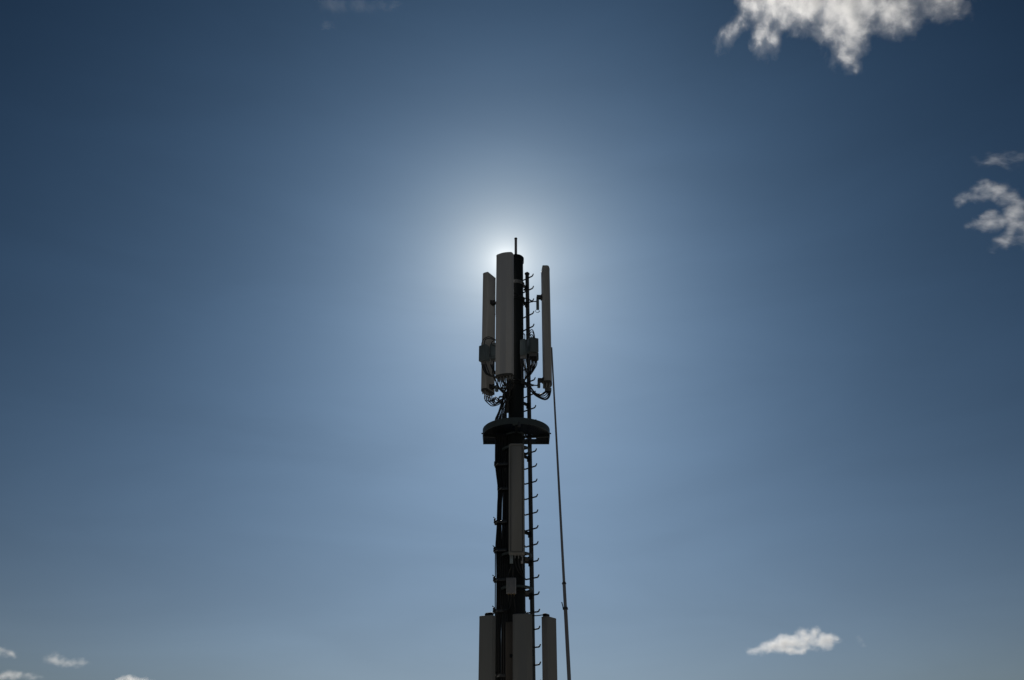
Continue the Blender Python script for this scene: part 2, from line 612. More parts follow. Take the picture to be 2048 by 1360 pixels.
# ------------------------------------------------------------------ climbing ladder: one rail, rungs with turned-up ends
RUNG_YAW = 42
ry = D + 0.26
p_top, p_bot = at(1054.2, 549, ry), at(1066.6, 1360, ry)
rdir = (p_bot - p_top).normalized()
z_low = 0.32
rail_bot = p_top + rdir * ((p_top.z - z_low) / -rdir.z)
ladder = thing("climbing_ladder", "single rail ladder with turned-up rung ends running up the mast", "ladder", (rail_bot.x, rail_bot.y, 0))
LO = Vector((rail_bot.x, rail_bot.y, 0))
m_ = MB()
q = (p_top - rail_bot)
rx = Vector((math.cos(R(RUNG_YAW)), -math.sin(R(RUNG_YAW)), 0))
rn = Vector((math.sin(R(RUNG_YAW)), math.cos(R(RUNG_YAW)), 0))
sec = [(-0.024, -0.03), (0.024, -0.03), (0.024, 0.03), (0.012, 0.03), (0.012, 0.018), (-0.012, 0.018), (-0.012, 0.03), (-0.024, 0.03)]
m_.rings([[rail_bot - LO + rx * a + rn * b for a, b in sec], [p_top - LO + rx * a + rn * b for a, b in sec]])
m_.build("rail", "rail", ladder)
MB().box(p_top - LO + Vector((0, 0, 0.015)), (0.075, 0.075, 0.05), rot=(0, 0, -R(RUNG_YAW)), bevel=0.01).build("end_stop", "dark_steel", ladder)
# one rung mesh shared by all
rm = MB()
rl = 0.158
for s in (-1, 1):
    rm.tube([rx * s * 0.02, rx * s * (rl - 0.034), rx * s * (rl - 0.022) + Vector((0, 0, 0.004)), rx * s * (rl - 0.008) + Vector((0, 0, 0.018)),
             rx * s * (rl + 0.006) + Vector((0, 0, 0.044))], [0.0135, 0.0135, 0.013, 0.012, 0.0105], 8)
rung = None
z_first = at(1054, 557, ry).z
n_r = 0
z = z_first
while z > 0.6:
    c = rail_bot + (p_top - rail_bot) * ((z - rail_bot.z) / (p_top.z - rail_bot.z)) - LO
    if rung is None:
        rung = rm.build("rung", "rail", ladder)
        rung.location = c
    else:
        inst(rung, ladder, c, (R(random.uniform(-2, 2)), R(random.uniform(-2.5, 2.5)), R(random.uniform(-2, 2))))
    z -= 0.2835
# brackets from the mast to the rail
brk = None
for v in (563, 596, 700, 800, 907, 1060, 1118, 1185, 1300):
    z = zat(v)
    c = rail_bot + (p_top - rail_bot) * ((z - rail_bot.z) / (p_top.z - rail_bot.z))
    a_ = Vector((MX, D, z)) + (c - Vector((MX, D, z))).normalized() * (POLE_R - 0.005)
    m_ = MB()
    d_ = (c - a_)
    m_.box((a_ + c) / 2 - LO, (d_.length, 0.035, 0.05), rot=(0, 0, math.atan2(d_.y, d_.x)))
    m_.box(c - rn * 0.032 - LO + Vector((0, 0, -0.012)), (0.07, 0.022, 0.10), rot=(0, 0, -R(RUNG_YAW)))
    m_.build("rail_bracket", "paint", ladder)

# ------------------------------------------------------------------ round-fronted service platform
PR = 0.605
zp0 = zat(867) - 0.055
plat = thing("service_platform", "half-round grated steel platform ringing the mast below the top antennas", "platform", (MX, D, zp0))
PB = 0.40                                # straight part behind the axis
RIM_H = 0.115
MB().arc_plate((0, 0, 0), PR - 0.008, PR, 0, RIM_H, R(180), R(360), 64).build("rim", "platform", plat)
for s in (-1, 1):
    MB().box((s * (PR - 0.004), PB / 2 + 0.0005, RIM_H / 2), (0.008, PB, RIM_H)).build("side_plate", "platform", plat)
    MB().cyl((s * PR, -0.01, RIM_H * 0.45), (s * (PR + 0.022), -0.01, RIM_H * 0.45), 0.013, n=6).build("bolt", "dark_steel", plat)
MB().box((0, PB + 0.005, RIM_H / 2), (2 * PR + 0.004, 0.008, RIM_H - 0.01)).build("toe_board", "platform", plat)


def on_deck(x, y):
    if y > PB - 0.006 or (y <= 0 and x * x + y * y > (PR - 0.012) ** 2) or abs(x) > PR - 0.012:
        return False
    if x * x + y * y < 0.172 ** 2:                       # the tube
        return False
    if 0.13 < x < 0.36 and 0.02 < y < 0.37:              # hatch for the ladder
        return False
    if -0.37 < x < -0.12 and -0.08 < y < 0.13:           # slot for the feeder cables
        return False
    return True


ga = R(57)                                # run of the grating bars
gd, gn = Vector((math.cos(ga), math.sin(ga), 0)), Vector((-math.sin(ga), math.cos(ga), 0))
step = 0.004
for i in range(-20, 21):
    run = None
    for j in range(-220, 221):
        p_ = gn * (0.037 * i) + gd * (step * j)
        ok = on_deck(p_.x, p_.y)
        if ok and run is None:
            run = j
        if (not ok or j == 220) and run is not None:
            if (j - run) * step > 0.03:
                a, b = run * step, (j - 1) * step
                MB().box(gn * (0.037 * i) + gd * (a + b) / 2 + Vector((0, 0, 0.032)), (b - a, 0.006, 0.030), rot=(0, 0, ga)).build("grating_bar", "paint", plat, smooth=False)
            run = None
# carrying beams under the grating
MB().arc_plate((0, 0, 0), 0.172, 0.185, -0.005, 0.055, R(0), R(360), 40).build("inner_ring", "platform", plat)
for a in (-172, -90, -8):
    ca, sa = math.cos(R(a)), math.sin(R(a))
    MB().box((ca * 0.385, sa * 0.385, -0.018), (0.42, 0.035, 0.05), rot=(0, 0, R(a))).build("beam", "paint", plat)
MB().box((0.0, -PR + 0.03, RIM_H * 0.35), (0.13, 0.05, RIM_H * 1.0), bevel=0.004).build("joint_plate", "platform", plat)
MB().cyl((0.045, -PR + 0.02, -0.05), (0.045, -PR + 0.02, 0.03), 0.028, n=14).build("stub_tube", "dark_steel", plat)

# ------------------------------------------------------------------ remote radio units
def radio_unit(label, loc, yaw, w, d, h, group, arm_to=None):
    t = thing("radio_unit", label, "radio unit", loc, -R(yaw), group)
    MB().box((0, 0, h / 2), (w, d, h), bevel=0.014).build("housing", "radio", t)
    m_ = MB().box((0, -d / 2 - 0.006, h / 2 + 0.01), (w * 0.78, 0.012, h * 0.8), bevel=0.005)
    m_.build("cover_plate", "radio", t)
    MB().box((0, 0, h + 0.012), (w * 0.5, d * 0.4, 0.024), bevel=0.006).build("lifting_lug", "radio", t)
    src = None
    for k in range(6):
        x = w * (-0.4 + 0.16 * k)
        if src is None:
            src = MB().box((0, d / 2 + 0.010, h / 2), (0.006, 0.022, h * 0.86)).build("cooling_fin", "radio", t, smooth=False)
            src.location = (x, 0, 0)
        else:
            inst(src, t, (x, 0, 0))
    src = None
    for k in range(4):
        x = w * (-0.3 + 0.2 * k)
        if src is None:
            src = MB().lathe([(0.014, 0.0), (0.014, -0.018), (0.010, -0.02), (0.010, -0.05)], n=10).build("connector", "connector", t)
            src.location = (x, 0, 0)
        else:
            inst(src, t, (x, 0, 0))
    if arm_to is not None:
        a = Vector((0, d / 2 + 0.021, h * 0.5))
        b = Vector(arm_to)
        b = Matrix.Rotation(R(yaw), 4, "Z") @ (b - Vector(loc))
        b.z = h * 0.5
        v_ = b - a
        MB().box((a + b) / 2, (v_.length, 0.035, 0.045), rot=(0, 0, math.atan2(v_.y, v_.x))).build("mounting_arm", "paint", t)
    return t


G_R = "radio units below the mast-top antennas"
yl = D - 0.02
yR = D - 0.06
rel = []
p = at(968, 723, yl)
radio_unit("grey radio unit at the left end, in front of the turned-away antenna", (p.x, p.y, p.z), 32, 0.165, 0.13, 0.325, G_R, arm_to=(MX - 0.1, D, 0))
p = at(989, 719, D + 0.05)
radio_unit("grey radio unit half hidden behind the tallest panel antenna", (p.x, p.y, p.z), 20, 0.15, 0.12, 0.315, G_R)
p = at(1066, 706, yR)
radio_unit("grey radio unit in front of the ladder rail, with cables arching over its top", (p.x, p.y, p.z), -18, 0.185, 0.14, 0.295, G_R, arm_to=(MX + 0.1, D, 0))
p = at(1047, 711, D - 0.24)
radio_unit("dark radio unit hard against the mast, next to the tallest panel antenna", (p.x, p.y, p.z), 10, 0.12, 0.10, 0.315, G_R)
p = at(1072, 717, yR + 0.15)
jb = thing("junction_box", "small rounded junction box tucked under the radio unit at the ladder", "box", (p.x, p.y, p.z))
MB().box((0, 0, 0.04), (0.10, 0.10, 0.16), bevel=0.025, seg=3).build("case", "radio", jb)
MB().lathe([(0.016, -0.04), (0.012, -0.042), (0.012, -0.07)], n=10).build("connector", "brass", jb)

# ------------------------------------------------------------------ the flat antenna on the lower mast, and its radio
ym = D - 0.30
pm = at(1033.4, 1110, ym)
sM = FPX / (ym / (math.cos(R(PITCH)) - (680 - 1000) / FPX * math.sin(R(PITCH))))
wm = 31.4 / sM
hm = zat(888, ym) - pm.z
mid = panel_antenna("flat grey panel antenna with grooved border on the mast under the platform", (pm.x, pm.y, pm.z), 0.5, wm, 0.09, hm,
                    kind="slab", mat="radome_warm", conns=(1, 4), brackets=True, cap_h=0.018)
slab(wm - 0.084, hm - 0.108, 0.02, -0.062, -0.047, 0.004, hm / 2 - 0.005).build("face_panel", "radome_warm", mid)
for s, w_, mt in ((-1, 0.054, "tab"), (1, 0.036, "heatsink")):
    MB().box((s * (wm / 2 - 0.046), 0.01, -0.068), (w_, 0.02, 0.145), bevel=0.004).build("hanger_tab", mt, mid)
for v in (898, 1095):
    z = zat(v)
    MB().box((0, 0.045 + 0.055, z - pm.z), (0.10, 0.10, 0.06)).build("stand_off", "paint", mid)

ys = D - 0.27
ps = at(1022.3, 1187, ys)
unit = thing("amplifier_unit", "small pale finned amplifier box below the flat antenna", "amplifier", (ps.x, ps.y, ps.z), R(-4))
hu = zat(1156, ys) - ps.z
MB().box((0, 0.02, hu / 2), (0.158, 0.07, hu), bevel=0.006).build("housing", "heatsink", unit)
src = None
for k in range(8):
    x = -0.070 + 0.02 * k
    if src is None:
        src = MB().box((0, -0.027, hu / 2), (0.009, 0.024, hu * 0.985), bevel=0.002, seg=1).build("cooling_fin", "heatsink", unit)
        src.location = (x, 0, 0)
    else:
        inst(src, unit, (x, 0, 0))
MB().cyl((-0.02, -0.04, hu * 0.48), (-0.02, -0.046, hu * 0.48), 0.010, n=12).build("badge", "tab", unit)
MB().box((0, 0.085, hu / 2), (0.06, 0.06, 0.10)).build("stand_off", "paint", unit)
src = None
for x in (-0.045, 0.0, 0.045):
    if src is None:
        src = MB().lathe([(0.012, 0.0), (0.012, -0.018), (0.009, -0.02), (0.009, -0.05)], n=10).build("connector", "brass", unit)
        src.location = (x, 0.01, 0)
    else:
        inst(src, unit, (x, 0.01, 0))
MB().box((0.028, 0.02, hu + 0.012), (0.016, 0.016, 0.03)).build("vent_plug", "connector", unit)

# ------------------------------------------------------------------ three big antennas low in the picture
G_LO = "large antennas on the lower mast"
HL = 2.15


def low_panel(label, u0, u1, v_top, yaw, y, w, d, kind="flat", cap=True):
    pt = at((u0 + u1) / 2, v_top, y)
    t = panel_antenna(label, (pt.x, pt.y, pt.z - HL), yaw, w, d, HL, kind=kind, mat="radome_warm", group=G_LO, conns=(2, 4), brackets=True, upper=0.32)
    return t, pt


def px_w(u0, u1, v, y):
    return abs(at(u1, v, y).x - at(u0, v, y).x)


t1, pt = low_panel("large panel antenna beside the feeder cables, low on the mast", 958.5, 991.8, 1232, 26, D - 0.42,
                   px_w(958.5, 991.8, 1300, D - 0.42) / math.cos(R(26)) - 0.05, 0.13)
t2, pt2 = low_panel("large panel antenna in front of the tube, low on the mast", 1025.5, 1064, 1229, 0, D - 0.50,
                    px_w(1025.5, 1064, 1229, D - 0.50), 0.15, kind="bow")
t3, pt3 = low_panel("large panel antenna standing clear between the rungs and the thin leaning pole", 1084.5, 1111, 1235, -52, D - 0.16,
                    0.27, 0.115)
for t, dx in ((t1, 0.02), (t3, -0.05)):      # rounded hinge casting on the upper end
    m_ = MB()
    m_.box((dx, 0.02, HL + 0.028), (0.13, 0.07, 0.055), bevel=0.022, seg=3)
    hcast = m_.build("hinge_casting", "paint", t)
    MB().cyl((dx - 0.075, 0.02, HL + 0.03), (dx + 0.075, 0.02, HL + 0.03), 0.016, n=10).build("bolt", "dark_steel", hcast)
    for s in (-1, 1):
        pass
# carrying arms of these antennas
for v, z in ((1238, pt2.z - HL * 0.68), (1340, pt2.z - HL + 0.10)):
    c = thing("mounting_collar", "clamp collar at the %s of the large antennas low on the mast" % ("middle" if v < 1300 else "foot"), "bracket", (MX, D, z), group="antenna clamp collars")
    MB().lathe(ring_profile(POLE_R + 0.0055, POLE_R + 0.024, -0.05, 0.05), n=40, closed=True).build("collar", "paint", c)
    for t in (t1, t2, t3):
        yaw = {t1: 26, t2: 0, t3: -52}[t]
        d_t = 0.15 if t is t2 else 0.12
        e = Vector((t.location.x - MX, t.location.y - D, 0)) + Vector((math.sin(R(yaw)), math.cos(R(yaw)), 0)) * (d_t / 2 + 0.05)
        s_ = e.normalized() * (POLE_R + 0.018)
        v_ = e - s_
        MB().box((s_ + e) / 2, (v_.length, 0.045, 0.05), rot=(0, 0, math.atan2(v_.y, v_.x))).build("arm", "paint", c)
# dark back antenna seen between the two front ones
pb = at(1019, 1262, D - 0.19)
shield = panel_antenna("dark brown narrow antenna in the gap behind the low front antenna", (pb.x, pb.y, zat(1236) - HL + 0.05), 8, 0.11, 0.07, HL - 0.15,
                       kind="flat", mat=material("brown_radome", (0.10, 0.085, 0.07), 0.6, dirt=(0.06, 0.05, 0.045), dirt_amt=0.5, streak=True),
                       group=G_LO, conns=(1, 2), brackets=False)
zb = zat(1312, D - 0.24) - shield.location.z
MB().box((0.035, -0.055, zb), (0.05, 0.04, 0.05), bevel=0.01).build("bracket", "paint", shield)

# ------------------------------------------------------------------ thin leaning pole
pa, pb_, pc = at(1103.2, 695, D - 0.9), at(1128.2, 1168, D - 0.9), at(1138.4, 1360, D - 0.9)
dl = (pc - pb_).normalized()
pg = pb_ + dl * ((pb_.z - 0.0) / -dl.z)
pole = thing("telescopic_pole", "thin telescopic grey pole leaning towards the mast, standing apart from it", "pole", pg)
tpv = lambda p_: p_ - pg
pj = at(1130.9, 1217, D - 0.9)
MB().cyl(tpv(pb_), tpv(pa), 0.0215, 0.0135, n=16).build("upper_section", "aluminium", pole)
MB().cyl(tpv(pj), tpv(pb_) + (pa - pb_).normalized() * 0.02, 0.0255, n=16).build("middle_section", "aluminium", pole)
MB().cyl(tpv(pg), tpv(pj), 0.030, 0.0285, n=16).build("lower_section", "aluminium", pole)
k1 = (pa - pb_).normalized()
cl = MB().cyl(tpv(pb_) - k1 * 0.005, tpv(pb_) + k1 * 0.028, 0.031, n=16).build("joint_collar", "dark_steel", pole)
MB().cyl(tpv(pb_) + Vector((-0.036, 0, 0.012)), tpv(pb_) + Vector((0.036, 0, 0.012)), 0.006, n=8).build("screw", "steel", cl)
cl2 = MB().cyl(tpv(pj) - k1 * 0.02, tpv(pj) + k1 * 0.02, 0.036, n=16).build("joint_collar", "dark_steel", pole)
MB().tube([tpv(pj) + Vector((-0.036, -0.01, -0.01)), tpv(pj) + Vector((-0.040, -0.012, 0.03)), tpv(pj) + Vector((-0.056, -0.014, 0.095))], 0.008, 8).build("lever", "dark_steel", cl2)
MB().cyl(tpv(pj) + Vector((-0.042, 0, -0.012)), tpv(pj) + Vector((0.044, 0, -0.004)), 0.007, n=8).build("screw", "steel", cl2)

# ------------------------------------------------------------------ cables
def cable(label, pts, r, group, name="jumper_cable", boots=False, sub=6, n=8, mat="rubber"):
    """pts: (u, v, y) photo direction and distance; one top-level object per cable."""
    w = [at(*p_) for p_ in pts]
    o = w[-1]
    path = smooth_path([p_ - o for p_ in w], sub)
    ob = MB().tube(path, r, n).build(name, mat)
    ob.location = o
    tag(ob, label, "cable", group)
    if boots:
        a, b = path[0], path[1]
        d_ = (b - a).normalized()
        MB().cyl(a - d_ * 0.01, a + d_ * 0.05, 0.0135, n=10).build("plug", boots, ob)
    return ob


J = random.Random(3)


def jit(a):
    return J.uniform(-a, a)


# feeders: heads above the platform, down through it and along the tube's flank
G_F = "feeder cables on the lower mast"
lab_f = "thick black feeder cable clamped along the mast's flank under the platform"
fu = []
for i in range(13):
    row = i % 2
    k = i / 12.0
    y = D - 0.04 + 0.10 * row
    ut = 991.8 + 25 * k                                   # under the platform
    if i < 5:
        um = 996.2 + 1.55 * i                             # where the run divides into strands
    elif i < 9:
        um = 1006.6 + 1.2 * (i - 5)
    else:
        um = 1013.2 + 1.2 * (i - 9)
    ul = 994.6 + 22 * k
    ub = 991.2 + 1.75 * i if i < 6 else 1004.0 + 1.85 * (i - 6)
    pts = [(ut + jit(.6), 846 + jit(2), y), (ut + jit(.4), 885, y), (ut + jit(.4), 930, y), (um + (0.8 if i < 5 else 0) + jit(.2), 978, y),
           (um + jit(.2), 1010, y), (um - 0.9 + jit(.2), 1046, y), ((um + ul) / 2 - 1.2 + jit(.2), 1082, y), (ul - 0.6 + jit(.2), 1105, y),
           (ul - 0.2, 1160, y), (ul - 0.6, 1215, y), (ub + 0.4, 1255, y), (ub, 1300, y), (ub - 0.2, 1380, y), (ub - 0.2, 1550, y)]
    cable(lab_f, pts, 0.0165, G_F, "feeder_cable", boots="brass", sub=5)
cable("thin black earth cable outermost on the mast's flank, apart from the feeders",
      [(992.5, 880, D - 0.1), (991.2, 930, D - 0.1), (996, 976, D - 0.1), (994.3, 1046, D - 0.1), (991.0, 1102, D - 0.12), (990.7, 1160, D - 0.13),
       (990.4, 1222, D - 0.13), (990.6, 1300, D - 0.13), (990.9, 1400, D - 0.13)], 0.0085, None, "earth_cable")

# cable clamps holding the feeders: each a bar with cleats
G_CL = "cable clamps on the mast's flank"
names = ["first cable clamp under the platform, its end bar pointing up", "second cable clamp under the platform, where the feeders narrow",
         "third cable clamp under the platform, level with the flat antenna", "cable clamp level with the foot of the flat antenna",
         "cable clamp level with the pale finned amplifier", "cable clamp just above the low front antennas",
         "cable clamp lowest in view between the low antennas"]
for (v, u0, u1), nm in zip(((928, 988.5, 1016), (977, 995, 1016), (1043, 988.0, 1014), (1100, 987.0, 1014), (1159, 986.4, 1014), (1221, 986.0, 1014), (1351, 990, 1014)), names):
    y = D - 0.10
    a, b = at(u0, v, y), at(u1, v, y)
    c = thing("cable_clamp", nm, "clamp", ((a.x + b.x) / 2, y, a.z), group=G_CL)
    w = b.x - a.x
    bar = MB().box((0, 0.0, 0), (w, 0.02, 0.05), rot=(0, 0, R(-8)), bevel=0.003).build("bar", "dark_steel", c)
    MB().box((0, 0.135, 0), (w * 0.92, 0.02, 0.05), bevel=0.003).build("back_bar", "dark_steel", c)
    MB().box((-w / 2 + 0.012, -0.018, 0.005), (0.03, 0.035, 0.07), bevel=0.006).build("cleat", "paint", c)
    MB().cyl((-w / 2 + 0.01, -0.05, 0.0), (-w / 2 + 0.01, 0.155, 0.0), 0.008, n=8).build("bolt", "steel", c)
    MB().box((-w / 2 + 0.035, -0.022, -0.018), (0.085, 0.014, 0.022), rot=(0, R(-24 if v < 990 else -10), R(-20)), bevel=0.004).build("strap", "steel", c)
    if v > 1000:
        MB().tube([(-w / 2 + 0.03, -0.03, 0.035), (-w / 2 + 0.0, -0.035, 0.055), (-w / 2 - 0.012, -0.035, 0.068)], 0.007, 6).build("clip_tail", "matte_black", c)
    MB().box((w / 2 - 0.02, 0.09, 0), (0.04, 0.12, 0.04)).build("wall_plate", "paint", c)

# fan of jumpers from the feeder heads up to the mast-top equipment
G_J = "jumper cables fanning up from the feeder heads"
lab_j = "thin black jumper cable fanning up from the feeder heads above the platform"
heads = [(991.5 + 2.1 * i, D - 0.05 + 0.09 * (i % 2)) for i in range(11)]
tops = [(1008, 783), (1009, 786), (1010, 780), (1012, 788), (1013, 784), (1006, 790), (1014, 792), (1015, 796), (1016, 790), (1016, 800), (1017, 806)]
for i, ((hu_, hy), (tu, tv)) in enumerate(zip(heads, tops)):
    mu, mv = hu_ + (tu - hu_) * 0.35 + jit(1.5), 822 + jit(3)
    pts = [(hu_, 848, hy - 0.01), (hu_ + jit(.6), 838, hy - 0.02), (mu, mv, hy - 0.05), (hu_ + (tu - hu_) * 0.8 + jit(1.5), tv + 14, hy - 0.07), (tu, tv, hy - 0.03), (tu + 6, tv - 14, D - 0.16)]
    cable(lab_j, pts, 0.0105, G_J, boots="brass")

# loops below the turned-away antenna
G_B = "loops below the turned-away top antenna"
for i in range(6):
    u = 969.5 + 3.6 * i
    y = by_ - 0.03 + 0.02 * i
    sag = 812 - 2.6 * i + jit(1.5)
    v0 = 786 + 1.3 * i
    cable("thin black jumper cable looping below the turned-away top antenna",
          [(u, v0 + 6, y), (u + 0.3, v0 + 13, y), (u + 6 - i * 0.4, sag - 6, y - 0.03), (u + 15 - i, sag, D + 0.1), (1000 + jit(2), sag - 4 - 0.5 * i, D + 0.05), (1009, 797 - i + jit(2), D - 0.05), (1018, 782 - i, D - 0.10)],
          0.0105, G_B, boots="connector")
# loops below the edge-on antenna
G_C = "loops below the edge-on top antenna"
for i in range(6):
    u = 1101.5 - 2.1 * i
    y = cy_ - 0.05 + 0.02 * i
    sag = 799.5 - 2.4 * i + jit(1.2)
    cable("thin black jumper cable looping below the edge-on top antenna",
          [(u, 777, y), (u - 0.2, 784, y), (u - 4 + 0.4 * i, sag - 4, y), (u - 13 + i, sag, y - 0.05), (1071 + jit(1), 791 - 1.0 * i, D - 0.1), (1058 + jit(1), 777 - 1.5 * i, D - 0.16), (1045, 763, D - 0.17)],
          0.0105, G_C, boots="connector")
# below the tallest antenna
G_A = "jumper cables under the tallest top antenna"
for i in range(9):
    u = 996 + 3.6 * i
    y = ay - 0.03 + 0.05 * (i % 2)
    v0 = 755 - 0.7 * i
    cable("black jumper cable dropping from the underside of the tallest top antenna",
          [(u, v0 + 4, y), (u + jit(.5), v0 + 11, y), (u + 2 + jit(1.5), v0 + 20 + jit(3), y + 0.08), (u + (1016 - u) * .5 + jit(2), 788 + jit(5), y + 0.2), (1013 + jit(3) + i * .5, 803 + jit(5), D - 0.2), (1016 + jit(2), 826, D - 0.12)],
          0.0105, G_A, boots="connector")
# arches over the radio units
G_L1 = "cables arching over the radio units by the turned-away antenna"
for i, pts in enumerate(([(963.5, 692, yl), (963.8, 686, yl), (968, 678, yl), (976, 673.8, yl), (985, 676, yl), (994, 682, yl), (1002, 688, yl + .05)],
                         [(969, 690, yl), (969, 684, yl), (971.5, 678.5, yl + .03), (979, 677, yl + .03), (988, 679.5, yl), (994, 681.5, yl), (1002, 686, yl + .05)],
                         [(983, 688, yl), (983.5, 685, yl), (988, 681, yl), (993, 679.5, yl), (1002, 677, yl + .05)],
                         [(985, 690, yl - .05), (989, 691.5, yl - .06), (993, 692.5, yl - .05), (1002, 693, yl + .05)])):
    cable("thin black cable arching over the radio units by the turned-away antenna", pts, 0.0095, G_L1)
G_R1 = "cables arching over the radio unit at the ladder"
for i, pts in enumerate(([(1057.5, 681, yR), (1057.8, 672, yR), (1059.5, 663, yR), (1063.5, 659, yR), (1067, 663.5, yR), (1069, 672, yR), (1069.6, 679, yR)],
                         [(1058.5, 681, yR + .04), (1058.8, 672, yR + .04), (1060.5, 666, yR + .04), (1064, 663.5, yR + .04), (1067, 667.5, yR + .04), (1068, 679, yR + .04)],
                         [(1056.5, 682, yR), (1058, 672, yR), (1061, 669.5, yR), (1064.5, 669.5, yR), (1066, 674, yR), (1066.3, 679, yR)],
                         [(1045.6, 682, D - .22), (1045.8, 672, D - .22), (1047.6, 667.5, D - .22), (1049.6, 671, D - .2), (1049.6, 680, D - .2)],
                         [(1062.6, 680, yR - .02), (1062.8, 675, yR - .02), (1061.2, 671, yR), (1057, 669.6, yR + .02), (1052, 669.6, yR + .06)])):
    cable("thin black cable arching over the radio unit at the ladder", pts, 0.0085, G_R1)
# from the left radio units down and in
G_L2 = "cables hanging from the radio units by the turned-away antenna"
for i in range(6):
    u = 963.5 + 2.8 * i + (7 if i > 3 else 0)
    cable("black cable hanging from the radio units by the turned-away antenna",
          [(u, 724, yl), (u + .3, 730 + jit(2), yl), (u + 4 + jit(1), 741 + jit(2), yl), (u + 12 - i * 1.0, 749 + jit(2) + (2 - i) * .6, yl - .02), (992 + i * 1.0, 755 + jit(1.5), yl), (1003, 759 + jit(2), yl), (1012, 772 + jit(3), D - .1)],
          0.0115, G_L2, boots="connector")
for i in range(2):
    cable("black cable hanging straight down behind the tallest antenna's edge",
          [(984 + 3 * i, 722, D + .05), (985 + 3 * i, 735, D + .05), (986 + 2.5 * i, 750, D + .06), (991 + i, 762, D + .08), (996 + i, 775, D + 0.05), (1006, 786, D - .02)], 0.0105, G_L2)
G_R2 = "cables hanging from the radio units at the ladder"
for i in range(7):
    u = 1060 + 2.0 * i
    cable("black cable hanging from the radio unit in front of the ladder rail",
          [(u, 708, yR), (u + jit(.4), 716, yR), (u + 1.2 + jit(1), 726 + jit(2), yR + .02), (u - 1 - .6 * i + jit(1), 740 + jit(2), yR - .02 * i), (u - 6 - 1.1 * i + jit(1), 750 + jit(2), yR), (1050.5 + jit(1.5), 759 + jit(3), D - .16), (1042, 766, D - .18)],
          0.0105, G_R2, boots="connector")
for i in range(5):
    u = 1042 + 2.6 * i
    cable("black cable hanging from the dark radio unit hard against the mast",
          [(u, 713, D - .24), (u + jit(.6), 722, D - .24), (u + 2 + jit(1), 738 + jit(3), D - .2), (u + 2 + jit(1.5), 752, D - .19), (1046 + jit(4), 768, D - .18)], 0.0105, G_R2, boots="connector")
# little loose cables on the lower mast
G_M = "slack cables round the finned amplifier"
lab_m = ["slack black cable dropping from the flat antenna's foot towards the ladder side",
         "short black cable joining the flat antenna's pale tab to the finned amplifier"]
for k_, pts in enumerate(([(1029, 1113, ym), (1029.5, 1120, ym), (1033, 1135, ym + .02), (1040, 1148, ym + .08), (1046, 1153, D - .18)],
            [(1036, 1113, ym), (1036.4, 1120, ym), (1038.5, 1134, ym + .04), (1043, 1146, ym + .1), (1047, 1155, D - .16)],
            [(1043, 1114, ym), (1043.2, 1120, ym), (1044.5, 1135, ym + .06), (1046.5, 1146, ym + .12)],
            [(1022.5, 1130, ym), (1021.5, 1136, ym), (1018, 1145, ys), (1016.5, 1156, ys)],
            [(1025.5, 1130, ym), (1026, 1140, ym), (1025.5, 1150, ys), (1025, 1157, ys)])):
    cable(lab_m[k_ > 2], pts, 0.009, G_M)
for pts in ([(1016.5, 1190, ys), (1017, 1198, ys), (1019.5, 1208, ys), (1018, 1217, ys), (1012, 1221, ys), (1005, 1218, ys), (1002, 1211, ys)],
            [(1022, 1190, ys), (1022, 1200, ys), (1020, 1212, ys + .02), (1013, 1222, ys), (1005, 1221, ys), (1002.5, 1213, ys - .02), (1004, 1209, ys)],
            [(1027, 1190, ys), (1029, 1203, ys), (1030, 1216, ys + .05), (1030, 1226, ys + .06)]):
    cable("slack black cable looping below the finned amplifier", pts, 0.0075, "slack cable loops above the low antennas")
cable("thin black wire running from the tube to the clear-standing low antenna",
      [(1050, 1228, D - .2), (1060, 1230, D - .2), (1070, 1231.3, D - .2), (1078, 1230.8, D - .18), (1084.5, 1229.8, D - .16)], 0.0085, None, mat="matte_black")


